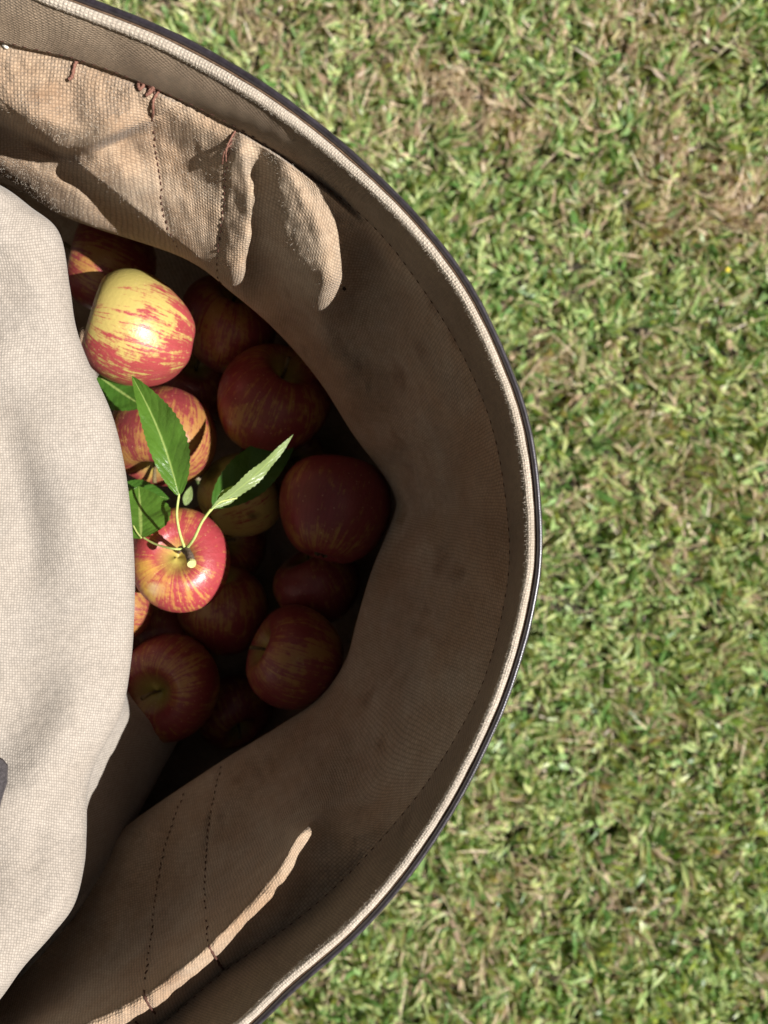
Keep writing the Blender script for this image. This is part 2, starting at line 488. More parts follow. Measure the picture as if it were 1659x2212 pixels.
RIDGES = [  # points, height (m), width on the positive side (below / left), width on the other
    ([(560, 302), (640, 378), (700, 480), (718, 600), (706, 720), (740, 830)], 0.014, 42, 60),
    ([(505, 285), (530, 400), (527, 520), (505, 640)], 0.0095, 150, 22),
    ([(140, 325), (250, 412), (345, 487), (440, 562), (510, 640)], 0.019, 20, 120),
    ([(-150, 220), (10, 262), (150, 322), (240, 296), (330, 254)], 0.013, 12, 85),
    ([(40, 296), (140, 330), (240, 306), (325, 268)], -0.006, 14, 8),
    ([(-100, 330), (60, 372), (160, 425), (230, 480)], 0.008, 45, 30),
    ([(950, 760), (915, 900), (905, 1080), (880, 1250)], 0.0055, 50, 50),
    ([(745, 760), (800, 900), (880, 1000)], 0.006, 45, 40),
    ([(640, 620), (700, 740), (760, 850)], 0.0055, 36, 36),
    ([(760, 1590), (640, 1690), (560, 1820)], 0.006, 40, 50),
    ([(930, 1350), (860, 1500), (760, 1650)], 0.006, 50, 50),
    ([(560, 1650), (450, 1750), (380, 1900)], 0.0045, 34, 40),
    ([(330, 1760), (260, 1900), (200, 2050)], 0.006, 40, 40),
    ([(1010, 1050), (1010, 1250), (960, 1450)], -0.003, 40, 40),
]
STITCH = [[(334, 196), (330, 262), (345, 380), (352, 450), (368, 505), (390, 545)],
          [(508, 288), (490, 350), (486, 420), (478, 500), (470, 560), (472, 600), (485, 628)],
          [(480, 1652), (458, 1740), (445, 1850), (443, 1930), (447, 2000), (452, 2045), (478, 2092)],
          [(398, 1712), (370, 1790), (350, 1860), (335, 1950), (325, 2040), (313, 2130), (325, 2180)]]
for s in STITCH: RIDGES.append((s, -0.0011, 7, 7))

def ridge_depth(px, py):
    px = np.asarray(px, float); py = np.asarray(py, float); tot = np.zeros_like(px)
    for pts, h, wp, wn_ in RIDGES:
        best = np.full(px.shape, 1e9); sgn = np.zeros_like(px); along = np.zeros_like(px)
        L = 0; pts = catmull(np.array(pts, float), np.linspace(0, len(pts) - 1, (len(pts) - 1) * 5 + 1))
        seg = np.linalg.norm(np.diff(pts, axis=0), axis=1); tl = seg.sum()
        for i in range(len(pts) - 1):
            a, b = pts[i], pts[i + 1]; d = b - a; l2 = (d ** 2).sum()
            t = np.clip(((px - a[0]) * d[0] + (py - a[1]) * d[1]) / l2, 0, 1)
            ex, ey = px - (a[0] + t * d[0]), py - (a[1] + t * d[1])
            dist = np.hypot(ex, ey); cr = d[0] * (py - a[1]) - d[1] * (px - a[0])
            m = dist < best
            best = np.where(m, dist, best); sgn = np.where(m, cr, sgn); along = np.where(m, (L + t * seg[i]) / tl, along)
            L += seg[i]
        w = np.where(sgn > 0, wp, wn_)
        prof = np.exp(-(best / w) ** 2) if h > 0 else np.exp(-(best / w) ** 2)
        tp = smooth01(along / 0.15) * smooth01((1 - along) / 0.22) if abs(h) > 0.0012 else 1.0
        tot += h * prof * (0.25 + 0.75 * tp if abs(h) > 0.012 else tp)
    return tot

def wr(px, py, seed, amp, lo=40, hi=160, n=14):
    r = np.random.default_rng(seed); o = np.zeros_like(px)
    for _ in range(n):
        wl = r.uniform(lo, hi); a = r.uniform(0, math.pi); ph = r.uniform(0, 6.28)
        o += amp * wl / hi * np.sin((px * math.cos(a) + py * math.sin(a)) * 6.283 / wl + ph + 1.3 * np.sin(py / 90 + ph) + 1.1 * np.sin(px / 77 + 2 * ph))
    return o

NS = 1000
ss = np.linspace(0, NK - 1, NS)
RK = np.stack([catmull(r, ss) for r in rowsK], 0)          # rows, NS, 3
counts = [4, 50, 34, 46, 46, 10, 10, 6, 6, 6]
tt = np.concatenate([np.linspace(i, i + 1, c, endpoint=False) for i, c in enumerate(counts)] + [[len(counts)]])
GR = catmull(RK, tt)                                        # NT, NS, 3
px, py, dd = GR[..., 0], GR[..., 1], GR[..., 2]
PINL = [[(645, 370, .3145), (700, 466, .3205), (722, 560, .3300), (725, 605, .3360)],
        [(585, 400, .3260), (610, 480, .3290), (650, 580, .3410), (690, 655, .3530)],
        [(645, 440, .3185), (668, 510, .3240), (690, 600, .3360)],
        [(556, 450, .3400), (578, 525, .3530), (628, 645, .3740)],
        [(522, 500, .3490), (518, 550, .3580), (508, 600, .3720)],
        [(790, 560, .3540), (800, 700, .3820)],
        [(640, 1800, .3315), (625, 1835, .3280), (598, 1880, .3240), (530, 1957, .3212), (440, 2037, .3205), (310, 2142, .3205), (200, 2197, .3235)],
        [(648, 1836, .3285), (615, 1890, .3240), (552, 1968, .3205), (466, 2064, .3195), (345, 2160, .3190), (230, 2220, .3210)]]
PINS = []
for ln_ in PINL:
    ln_ = np.array(ln_); sl = np.concatenate([[0], np.cumsum(np.hypot(*np.diff(ln_[:, :2], axis=0).T))])
    for a in np.arange(0, sl[-1] + 1, max(22, sl[-1] / max(1, int(sl[-1] / 30)))):
        PINS.append(tuple(np.interp(a, sl, ln_[:, k]) for k in range(3)))
PS = 44.0
pp = np.array(PINS)
def surf_depth(x, y):
    q = (px - x) ** 2 + (py - y) ** 2
    q[(tt > 5.05) | (tt < 1.0)] = 1e9
    i = np.unravel_index(np.argmin(q), q.shape)
    return dd[i] - float(ridge_depth(np.array([x]), np.array([y]))[0])
cur = np.array([surf_depth(a, b) for a, b, _ in PINS])
K_ = np.exp(-((pp[:, None, 0] - pp[None, :, 0]) ** 2 + (pp[:, None, 1] - pp[None, :, 1]) ** 2) / PS ** 2) + np.eye(len(pp)) * 0.12
wts = np.linalg.solve(K_, pp[:, 2] - cur)
print('pins', [(int(a), int(b), round(c, 3), round(float(d), 3)) for (a, b, c), d in zip(PINS, cur)])
pin = sum(w * np.exp(-((px - a) ** 2 + (py - b) ** 2) / PS ** 2) for w, (a, b, _) in zip(wts, PINS))
mask = (smooth01((tt - 1.0) / 0.30) * (1 - smooth01((tt - 5.0) / 0.9)))[:, None]
dep = dd - (ridge_depth(px, py) + wr(px, py, 4, 0.00035) + wr(px, py, 5, 0.00008, 12, 40) - pin) * mask
Pw = W(px, py, 1.0); Pw = np.stack([(px - 829.5) / F * dep, -(py - 1106) / F * dep, CAM_Z - dep], -1)
# cloth coordinates in metres
js = int(np.argmin(abs(tt - 1.0)))
us = np.concatenate([[0], np.cumsum(np.linalg.norm(np.diff(Pw[js], axis=0), axis=1))])
vsl = np.concatenate([np.zeros((1, NS)), np.cumsum(np.linalg.norm(np.diff(Pw, axis=0), axis=2), axis=0)], 0)
kk = 15; pad = np.pad(vsl, ((0, 0), (kk, kk)), 'edge')
vsm = np.stack([pad[:, i:i + NS] for i in range(2 * kk + 1)]).mean(0)
UV = np.stack([np.broadcast_to(us, vsl.shape), vsm], -1)
shell = link('canvas_lining', grid_mesh('canvas_lining', Pw, UV), M_canvas, bag)
VIS = (tt > 0.9) & (tt < 5.05)
vx, vy, vp = px[VIS], py[VIS], Pw[VIS]
# normals of the lining, facing the mouth
du = np.gradient(Pw, axis=1); dv = np.gradient(Pw, axis=0)
NN = np.cross(du, dv); NN /= np.linalg.norm(NN, axis=-1)[..., None] + 1e-12
NN = np.where((NN[..., 2:3] < 0), -NN, NN)
vn = NN[VIS]
def on_lining(x, y):
    i = np.argmin((vx - x) ** 2 + (vy - y) ** 2); i = np.unravel_index(i, vx.shape)
    return Vector(vp[i]), Vector(vn[i])

# hem band between rim and seam, a layer of its own above the lining
rimS = catmull(rim_np, ss); seamS = catmull(seam_np, ss); seamDS = catmull(np.array(seamD).reshape(-1, 1), ss)[:, 0]
hb = []
tb = np.linspace(0, 1, 26)
for t in tb:
    p = rimS * (1 - t) + seamS * t
    d = (RIM + 0.001) * (1 - t) + (seamDS) * t - 0.0010 * math.sin(t * math.pi) + wr(p[:, 0], p[:, 1], 6, 0.00012) * math.sin(t * math.pi)
    hb.append(np.stack([(p[:, 0] - 829.5) / F * d, -(p[:, 1] - 1106) / F * d, CAM_Z - d], -1))
hb = np.array(hb)
e = hb[-1].copy(); q = seamS + (rimS - seamS) * 0.06; dq = seamDS + 0.0016
e = np.stack([(q[:, 0] - 829.5) / F * dq, -(q[:, 1] - 1106) / F * dq, CAM_Z - dq], -1)
hb = np.concatenate([hb, e[None]], 0)
vv = np.concatenate([[0], np.cumsum(np.linalg.norm(np.diff(hb, axis=0), axis=2).mean(1))])
uvh = np.stack([np.broadcast_to(us, hb.shape[:2]), np.broadcast_to(vv[:, None], hb.shape[:2])], -1)
uvh = np.stack([uvh[..., 0] * 0.92 + uvh[..., 1] * 0.38, uvh[..., 1] * 0.92 - uvh[..., 0] * 0.38], -1)   # cut on the bias
link('hem_band', grid_mesh('hem_band', hb, uvh), M_hem, bag)

# rim: swept sections. offsets in metres, outward and up from the inner edge of the mouth
rimW = W(rimS[:, 0], rimS[:, 1], RIM)
tan = np.gradient(rimW, axis=0); tan /= np.linalg.norm(tan, axis=1)[:, None]
outw = np.stack([-tan[:, 1], tan[:, 0], 0 * tan[:, 0]], -1)
if (outw[NS // 2, 0] < 0): outw = -outw
UP = np.array([0, 0, 1.0])
wide = np.interp(ss, [0, 4, 6, 9, 12, 16, 20, 26], [1.25, 1.20, 1.16, 0.98, 0.91, 0.91, 0.98, 1.05])
def sweep(name, sec, mat, wob=0, seed=0, closed=True):
    sec = np.array(sec); m = len(sec)
    r = np.random.default_rng(seed)
    low_ = 0.00022 * (np.sin(us * 31) + np.sin(us * 53 + 2) * 0.6 + np.sin(us * 17 + 1))
    jit = low_ + sum(np.sin(us * f + r.uniform(0, 6)) for f in (90, 170, 310, 530)) * 0.25 * wob
    P = rimW[None] + sec[:, 0][:, None, None] * outw[None] * wide[None, :, None] + (sec[:, 1][:, None, None] + jit[None, :, None] * 0.5) * UP + jit[None, :, None] * outw[None] * 0.6
    if closed: P = np.concatenate([P, P[:1]], 0)
    l = np.concatenate([[0], np.cumsum(np.linalg.norm(np.diff(P, axis=0), axis=2).mean(1))])
    uv = np.stack([np.broadcast_to(us, P.shape[:2]), np.broadcast_to(l[:, None], P.shape[:2])], -1)
    return link(name, grid_mesh(name, P, uv), mat, bag)
def ell(cx_, cz, a, b, n=18, sq=1.0): 
    o = []
    for k in range(n):
        t = 2 * math.pi * k / n
        c, s_ = math.cos(t), math.sin(t)
        o.append((cx_ + a * math.copysign(abs(c) ** sq, c), cz + b * math.copysign(abs(s_) ** sq, s_)))
    return o
sweep('piping', ell(0.00172, 0.0000, 0.00170, 0.0016, 22, 0.8), M_piping, 0.00016, 1)
sweep('edge_binding', ell(0.00385, -0.0018, 0.00055, 0.0025, 12), M_binding, 0.00005, 2)
sweep('rim_trim', ell(0.00545, -0.0030, 0.00160, 0.0050, 26, 0.85), M_trim, 0.00010, 3)

# outer wall of the bag, down to the bottom
ow = []
c2 = np.array([cx, cy, 0])
base = rimW + outw * 0.0052 * wide[:, None]
for (k_, dz) in ((0.0, -0.004), (0.002, -0.06), (0.003, -0.13), (-0.004, -0.20), (-0.016, -0.255), (-0.045, -0.282)):
    P = base + outw * k_; P = P.copy()
    P[:, :2] += out_w if False else 0
    P[:, 2] += dz
    ow.append(P)
cen = np.tile(np.array([cx, cy, CAM_Z - RIM - 0.284]), (NS, 1))
ow.append(ow[-1] * 0.5 + cen * 0.5); ow.append(cen)
ow = catmull(np.array(ow), np.linspace(0, len(ow) - 1, 50))
l = np.concatenate([[0], np.cumsum(np.linalg.norm(np.diff(ow, axis=0), axis=2).mean(1))])
uvo = np.stack([np.broadcast_to(us, ow.shape[:2]), np.broadcast_to(l[:, None], ow.shape[:2])], -1)
link('outer_canvas', grid_mesh('outer_canvas', ow[:, ::2], uvo[:, ::2]), M_canvas, bag)

# back panel: the pale sunlit sheet on the wearer's side
bk = [(-700, 60, -500, 250), (-700, 120, -250, 340), (-700, 200, -90, 368), (-700, 300, 0, 400), (-700, 420, 65, 446), (-700, 560, 128, 503), (-700, 640, 151, 620), (-700, 740, 163, 700),
      (-700, 820, 186, 770), (-700, 920, 240, 890), (-700, 1010, 268, 1000), (-700, 1110, 284, 1120), (-700, 1200, 291, 1230), (-700, 1280, 290, 1330), (-700, 1370, 283, 1430),
      (-700, 1450, 262, 1540), (-700, 1520, 210, 1640), (-700, 1590, 190, 1710), (-700, 1660, 187, 1800), (-700, 1740, 182, 1870), (-700, 1830, 160, 1955), (-700, 1920, 112, 2020), (-700, 2010, 50, 2090),
      (-700, 2100, -5, 2165), (-700, 2200, -80, 2240), (-700, 2330, -250, 2360), (-700, 2440, -480, 2430)]
bk = np.array(bk, float); NB = len(bk)
sb = np.linspace(0, NB - 1, 620)
BK = catmull(bk, sb)
sd = np.interp(sb, [0, 3, 6, 10, 14, 18, 22, 26], [.345, .352, .368, .378, .378, .368, .350, .345])   # depth of the turning edge
w_ = np.concatenate([np.linspace(0, 0.80, 110, endpoint=False), 0.80 + 0.20 * np.sin(np.linspace(0, math.pi / 2, 60))])
dep_edge = np.concatenate([np.zeros(110), 1 - np.cos(np.linspace(0, math.pi / 2, 60))])
bp = []
for f, de in zip(w_, dep_edge):
    x = BK[:, 0] * (1 - f) + BK[:, 2] * f; y = BK[:, 1] * (1 - f) + BK[:, 3] * f
    far = 0.335 + 0.0 * x
    d = far + (sd - 0.020 - far) * smooth01((f - 0.35) / 0.5) + de * 0.020
    bp.append(np.stack([x, y, d], -1))
bp = np.array(bp)
BR = [  # ridges on the back panel
    ([(-250, 2330), (-60, 2190), (80, 2060), (160, 1900), (185, 1780)], 0.0050, 30, 40),
    ([(-100, 1750), (60, 1700), (150, 1560), (200, 1400)], 0.004, 60, 60),
    ([(-60, 700), (80, 900), (150, 1100), (180, 1350)], 0.005, 70, 70),
    ([(-50, 480), (60, 560), (110, 680), (160, 800)], 0.003, 40, 40),
    ([(0, 900), (60, 1100), (70, 1300)], -0.0022, 40, 40),
    ([(60, 1900), (100, 1760), (150, 1660)], -0.0016, 25, 25)]
_R = RIDGES; RIDGES = BR
bmask = np.concatenate([np.ones(110), np.linspace(1, 0, 60)])[:, None]
bp[..., 2] -= (ridge_depth(bp[..., 0], bp[..., 1]) + wr(bp[..., 0], bp[..., 1], 14, 0.00040, 90, 320) + wr(bp[..., 0], bp[..., 1], 15, 0.00003, 12, 40)) * bmask
RIDGES = _R
top = np.stack([(bp[..., 0] - 829.5) / F * bp[..., 2], -(bp[..., 1] - 1106) / F * bp[..., 2], CAM_Z - bp[..., 2]], -1)
# the sheet tucks back beneath its edge, then down to the bottom; low on the panel it swings out again
ed = top[-1]
def at_px(x, y, d): return np.array([(x - 829.5) / F * d, -(y - 1106) / F * d, CAM_Z - d])
def below(dx, d_abs):
    d0_ = CAM_Z - ed[:, 2]
    q_ = ed.copy(); q_[:, 0] *= (d_abs / d0_); q_[:, 0] = np.maximum(q_[:, 0] + dx, -0.27); q_[:, 1] *= np.where(np.abs(q_[:, 1]) > 0.2, 0.93, 1.0); q_[:, 2] = CAM_Z - d_abs
    return q_
d0e = CAM_Z - ed[:, 2]
n1 = below(-0.006, d0e + 0.018)
n2 = below(-0.014, d0e + 0.065)
n3 = below(-0.014, d0e * 0 + 0.54)
SW = {15: (330, 1570, .51), 16: (385, 1600, .505), 17: (352, 1660, .495), 18: (318, 1725, .485), 19: (282, 1790, .47), 20: (235, 1872, .445), 21: (180, 1955, .43), 22: (110, 2040, .42), 23: (30, 2120, .41)}
idx = np.array(sorted(SW)); val = np.array([at_px(*SW[i]) for i in idx])
wgt = smooth01((sb - 14.0) / 1.6) * (1 - smooth01((sb - 23.5) / 1.5))
tgt = np.stack([np.interp(sb, idx, val[:, k]) for k in range(3)], -1)
n2 = n2 * (1 - wgt[:, None]) + (tgt * 0.35 + ed * 0.65 + np.array([-.004, 0, -.032])) * wgt[:, None]
n3 = n3 * (1 - wgt[:, None]) + tgt * wgt[:, None]
n4 = n3.copy(); n4[:, 0] -= 0.02 * wgt; n4[:, 2] = CAM_Z - 0.565
n5 = n4 * 0.4 + np.array([cx, cy, CAM_Z - 0.573]) * 0.6; n5[:, 2] = CAM_Z - 0.573
low = catmull(np.array([ed, n1, n2, n3, n4, n5]), np.linspace(0, 5, 60))[1:]
full = np.concatenate([top, low], 0)
ub = np.concatenate([[0], np.cumsum(np.linalg.norm(np.diff(top[120], axis=0), axis=1))])
vb = np.concatenate([np.zeros((1, len(sb))), np.cumsum(np.linalg.norm(np.diff(full, axis=0), axis=2), axis=0)], 0)
uvb = np.stack([np.broadcast_to(ub, vb.shape), vb], -1)
link('back_panel', grid_mesh('back_panel', full, uvb), M_pale, bag)
# outer back of the bag
bl = top[0]; ob = [bl, bl + np.array([-.004, 0, -.01]), bl + np.array([0.0, 0, -.12]), bl + np.array([.03, 0, -.22])]
q = bl * 0.4 + np.array([cx, cy, 0]) * 0.6; q[:, 2] = CAM_Z - 0.582
ob.append(q); ob = catmull(np.array(ob), np.linspace(0, 4, 24))
link('outer_back', grid_mesh('outer_back', ob[:, ::4], None), M_pale, bag)

# stitches: one shared mesh, each stitch an object
V, Fc = tube([(-0.00085, 0, 0), (-0.0006, 0, 0.00016), (0, 0, 0.00028), (0.0006, 0, 0.00016), (0.00085, 0, 0)], [0.00012, 0.00026, 0.00030, 0.00026, 0.00012], 6)
st_me = poly_mesh('stitch', V, Fc); st_me.materials.append(M_thread)
def place_stitch(p, d, nrm, sc=1.0, th=1.0):
    d = (d - nrm * d.dot(nrm)).normalized(); b = nrm.cross(d)
    o = link('stitch', st_me, None, bag)
    M = Matrix((d * sc, b * th, nrm * th)).transposed().to_4x4(); M.translation = p
    o.matrix_basis = M
n_st = 0
for line in STITCH:
    pts = catmull(np.array(line, float), np.linspace(0, len(line) - 1, 120))
    dl = np.concatenate([[0], np.cumsum(np.linalg.norm(np.diff(pts, axis=0), axis=1))])
    for a in np.arange(6, dl[-1] - 6, 14.0):
        x, y = np.interp(a, dl, pts[:, 0]), np.interp(a, dl, pts[:, 1]); x2, y2 = np.interp(a + 6, dl, pts[:, 0]), np.interp(a + 6, dl, pts[:, 1])
        p, nr = on_lining(x, y); p2, _ = on_lining(x2, y2)
        if (p2 - p).length > 1e-5: place_stitch(p + nr * 0.0002, p2 - p, nr, random.uniform(0.9, 1.15)); n_st += 1
# the seam under the hem
sI = np.searchsorted(us, np.arange(us[int(NS * 4 / NK)], us[int(NS * 22.4 / NK)], 0.0046))
for i in sI:
    i = min(i, NS - 2)
    a = Vector(hb[-3][i]); b = Vector(hb[-3][i + 1]); t_ = (b - a).normalized()
    dn = Vector(hb[-2][i]) - Vector(hb[-5][i]); nr = t_.cross(dn).normalized()
    inw = Vector((-outw[i][0], -outw[i][1], 0.4))
    if nr.dot(inw) < 0: nr = -nr
    place_stitch(a + nr * 0.00002, t_, nr, 0.95, 0.62)

# loose thread ends
def cord(name, pts, r, mat=M_cord, twist=0.25):
    P3 = []
    for (x, y, lift) in pts:
        p, nr = on_lining(x, y); P3.append(p + nr * lift)
    P3 = spline3(P3, 22)
    rad = [r * (1 + twist * math.sin(k * 1.9)) for k in range(22)]
    V, Fc = tube(P3, rad, 7)
    return link(name, poly_mesh(name, V, Fc), mat, bag)
cord('loose_thread', [(170, 126, .0008), (166, 145, .0016), (158, 165, .0012), (153, 172, .0016)], 0.00062)
cord('loose_thread', [(344, 200, .0008), (338, 218, .0015), (334, 240, .0014), (330, 262, .0010)], 0.00052)
cord('loose_thread', [(298, 184, .0004), (300, 192, .0014), (306, 197, .0010), (310, 190, .0014), (303, 186, .0016)], 0.00062)
cord('loose_thread', [(322, 192, .0006), (326, 202, .0016), (320, 208, .0012), (330, 200, .0018), (338, 196, .0010)], 0.00062)
cord('loose_thread', [(510, 284, .0006), (502, 305, .0012), (494, 325, .0014), (490, 345, .0008)], 0.00040)
cord('loose_thread', [(502, 312, .0008), (492, 330, .0016), (484, 350, .0010)], 0.00034)
cord('loose_thread', [(452, 2045, .0004), (462, 2062, .0010), (478, 2082, .0008), (486, 2096, .0004)], 0.00042, M_thread)
cord('loose_thread', [(312, 2128, .0004), (316, 2150, .0010), (326, 2172, .0008), (334, 2188, .0004)], 0.00036, M_thread)
cord('loose_thread', [(290, 2205, .0004), (305, 2214, .0010), (330, 2222, .0006)], 0.00036, M_thread)

# flat dark sheet added as a shadow on the back panel, at the left
def on_back(x, y):
    X, Y = bp[..., 0], bp[..., 1]
    i = np.unravel_index(np.argmin((X - x) ** 2 + (Y - y) ** 2), X.shape)
    return Vector(top[i])
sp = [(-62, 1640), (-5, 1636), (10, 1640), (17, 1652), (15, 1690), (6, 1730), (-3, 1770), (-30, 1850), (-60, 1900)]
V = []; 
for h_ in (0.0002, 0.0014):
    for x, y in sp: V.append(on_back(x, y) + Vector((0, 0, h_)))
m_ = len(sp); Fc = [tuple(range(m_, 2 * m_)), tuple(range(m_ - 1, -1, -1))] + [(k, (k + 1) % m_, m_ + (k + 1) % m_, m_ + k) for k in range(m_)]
link('shadow_patch', poly_mesh('shadow_patch', V, Fc), M_shadow, bag, smooth=False)

# fuzz: short cotton fibres on the worn cloth and along the piping
def fibres(name, P, Nn, ln, wd, seed, bias=0.6):
    r = np.random.default_rng(seed); n = len(P)
    d = r.normal(size=(n, 3)) + Nn * bias; d /= np.linalg.norm(d, axis=1)[:, None]
    L = r.uniform(0.4, 1, n)[:, None] * ln
    s = np.cross(d, np.array([0, 0, 1.0])); s /= np.linalg.norm(s, axis=1)[:, None] + 1e-9
    bend = r.normal(size=(n, 3)) * ln * 0.3
    V = np.stack([P - s * wd, P + s * wd, P + d * L * .5 + bend * .5 + s * wd * .7, P + d * L * .5 + bend * .5 - s * wd * .7, P + d * L + bend * 1.4], 1).reshape(-1, 3)
    b = np.arange(n)[:, None] * 5
    faces = [f for i in range(n) for f in ((5 * i, 5 * i + 1, 5 * i + 2, 5 * i + 3), (5 * i + 3, 5 * i + 2, 5 * i + 4))]
    o = link(name, poly_mesh(name, V, faces), M_fibre, bag)
    o['kind'] = 'stuff'
    return o
i0 = rng.integers(int(NS * 0.14), int(NS * 0.86), 7000); ang = rng.uniform(math.pi * 0.45, math.pi * 1.1, 7000)
Pf = rimW[i0] + outw[i0] * (0.0018 + 0.00185 * np.cos(ang))[:, None] * wide[i0][:, None] + UP * (0.0017 * np.sin(ang))[:, None]
fibres('piping_fuzz', Pf, -outw[i0] * 1.6 + UP * 0.4, 0.0006, 0.00004, 2, 1.2)
ii = rng.integers(0, vx.size, 60000); fx, fy = vx.reshape(-1)[ii], vy.reshape(-1)[ii]
keep = (fx > -10) & (fx < 760) & (fy < 700) & (rng.random(60000) < 0.25 + 0.75 * (np.abs(fx - 200) + np.abs(fy - 420) < 300))
ii = ii[keep][:7000]
fibres('lining_fuzz', vp.reshape(-1, 3)[ii], vn.reshape(-1, 3)[ii], 0.0010, 0.000035, 3, 1.0)

# ------------------------------------------------------------------ apples
def apple_mesh(seed, elong=0.92, lobes=0.03, cd=0.36, cw=0.25):
    r = np.random.default_rng(seed)
    nu, nv = 56, 44
    th = np.linspace(0, math.pi, nv); ph = np.linspace(0, 2 * math.pi, nu, endpoint=False)
    TH, PH = np.meshgrid(th, ph, indexing='ij')
    rho = np.sin(TH) ** 0.88 * (1 + 0.10 * np.cos(TH)) 
    z = elong * np.cos(TH) - cd * np.exp(-(TH / cw) ** 2) - 0.07 * np.exp(-(TH / 0.6) ** 2) + 0.20 * np.exp(-((math.pi - TH) / 0.26) ** 2)
    lob = 1 + lobes * np.cos(5 * PH + r.uniform(0, 6)) * smooth01((TH - 1.2) / 1.7) + 0.040 * np.cos(2 * PH + r.uniform(0, 6)) + 0.025 * np.cos(3 * PH + r.uniform(0, 6)) * np.exp(-(TH / 0.8) ** 2)
    tilt = 0.09 * np.cos(PH + r.uniform(0, 6))
    X = rho * lob * np.cos(PH); Y = rho * lob * np.sin(PH); Z = z + tilt * np.exp(-(TH / 0.9) ** 2)
    P = np.stack([X, Y, Z], -1)
    P = P * np.array([1, 1, 1.0]); P[..., 0] += 0.06 * r.uniform(-1, 1) * P[..., 2] * 1.5
    return np.transpose(P, (1, 0, 2))

def apple_material(name, blush, seed, yellow=(0.62, 0.50, 0.10), red=(0.15, 0.010, 0.016), side=None, scars=False):
    """blush 0..1 how much red; side = local direction of the yellow cheek"""
    m = NT(name)
    co = m.n('ShaderNodeTexCoord').outputs['Object']
    nrm = m.n('ShaderNodeVectorMath', operation='SCALE'); m.l(co, nrm.inputs[0]); nrm.inputs['Scale'].default_value = 32.0
    v = nrm.outputs[0]
    sep = m.n('ShaderNodeSeparateXYZ'); m.l(v, sep.inputs[0])
    rr = m.math('SQRT', m.math('ADD', m.math('MULTIPLY', sep.outputs[0], sep.outputs[0]), m.math('MULTIPLY', sep.outputs[1], sep.outputs[1])))
    rr = m.math('MAXIMUM', rr, 0.03)
    cosp = m.math('DIVIDE', sep.outputs[0], rr); sinp = m.math('DIVIDE', sep.outputs[1], rr)
    def streak(k, kz, off, detail=3):
        c = m.n('ShaderNodeCombineXYZ')
        m.l(m.math('MULTIPLY', cosp, k), c.inputs[0]); m.l(m.math('MULTIPLY', sinp, k), c.inputs[1])
        m.l(m.math('ADD', m.math('MULTIPLY', sep.outputs[2], kz), off + seed * 3.7), c.inputs[2])
        return m.noise(c.outputs[0], 1.0, detail, 0.6, 0.25)
    s1 = streak(9, 1.1, 1.0); s2 = streak(22, 2.2, 7.0, 4); s3 = streak(3, 0.9, 13.0, 2)
    off = m.n('ShaderNodeVectorMath', operation='ADD'); m.l(v, off.inputs[0]); off.inputs[1].default_value = (seed * 5.1, seed * 1.3, 0)
    patch = m.noise(off.outputs[0], 1.1, 3, 0.5)
    t = m.math('ADD', m.math('MULTIPLY', s1, 0.55), m.math('MULTIPLY', s2, 1.15))
    t = m.math('ADD', t, m.math('MULTIPLY', s3, 0.5))
    mot = m.noise(off.outputs[0], 9.0, 4, 0.65)
    t = m.math('ADD', t, m.math('MULTIPLY', patch, 1.0))
    t = m.math('ADD', t, m.math('MULTIPLY', m.math('SUBTRACT', mot, 0.5), 0.75))
    if side:
        dt = m.n('ShaderNodeVectorMath', operation='DOT_PRODUCT'); m.l(v, dt.inputs[0]); dt.inputs[1].default_value = Vector(side).normalized()
        t = m.math('SUBTRACT', t, m.math('MULTIPLY', dt.outputs['Value'], 0.34))
    lo = 1.80 - blush * 0.38
    mp = m.n('ShaderNodeMapRange'); m.l(t, mp.inputs[0]); mp.inputs[1].default_value = lo - 0.09; mp.inputs[2].default_value = lo + 0.12
    red2 = tuple(min(1, c * 1.9 + 0.02) for c in red)
    redc = m.mix(s2, red, red2)
    yel = m.mix(patch, yellow, (yellow[0] * 1.05, yellow[1] * 0.80, yellow[2]))
    c = m.mix(m.math('MULTIPLY', mp.outputs[0], 0.93), yel, redc)
    # green in the stem hollow
    zc = m.n('ShaderNodeMapRange'); m.l(rr, zc.inputs[0]); zc.inputs[1].default_value = 0.42; zc.inputs[2].default_value = 0.10
    top_ = m.math('MULTIPLY', zc.outputs[0], m.math('GREATER_THAN', sep.outputs[2], 0))
    c = m.mix(m.math('MULTIPLY', top_, 0.65), c, (0.34, 0.36, 0.07))
    # lenticels
    vo = m.n('ShaderNodeTexVoronoi'); m.l(v, vo.inputs['Vector']); vo.inputs['Scale'].default_value = 9.0
    dot = m.ramp(vo.outputs['Distance'], [(0.06, (1,) * 3), (0.13, (0,) * 3)])
    c = m.mix(m.math('MULTIPLY', dot, 0.45), c, (0.66, 0.46, 0.24))
    if scars:
        for (cx_, cy_, cz_, r_, c_) in scars:
            ds = m.n('ShaderNodeVectorMath', operation='DISTANCE'); m.l(v, ds.inputs[0]); ds.inputs[1].default_value = (cx_, cy_, cz_)
            k = m.math('ADD', ds.outputs['Value'], m.math('MULTIPLY', m.noise(v, 4, 3), 0.30))
            c = m.mix(m.ramp(k, [(r_ - 0.03, (0.8,) * 3), (r_ + 0.14, (0,) * 3)]), c, c_)
    m.l(c, m.b.inputs['Base Color'])
    rg = m.noise(v, 6, 4, 0.6)
    m.l(m.ramp(rg, [(0.3, (0.30,) * 3), (0.75, (0.50,) * 3)]), m.b.inputs['Roughness'])
    m.b.inputs['Specular IOR Level'].default_value = 0.5
    m.b.inputs['Subsurface Weight'].default_value = 0.0
    m.bump(m.noise(v, 14, 4, 0.6), 0.5, 0.0005)
    return m.m

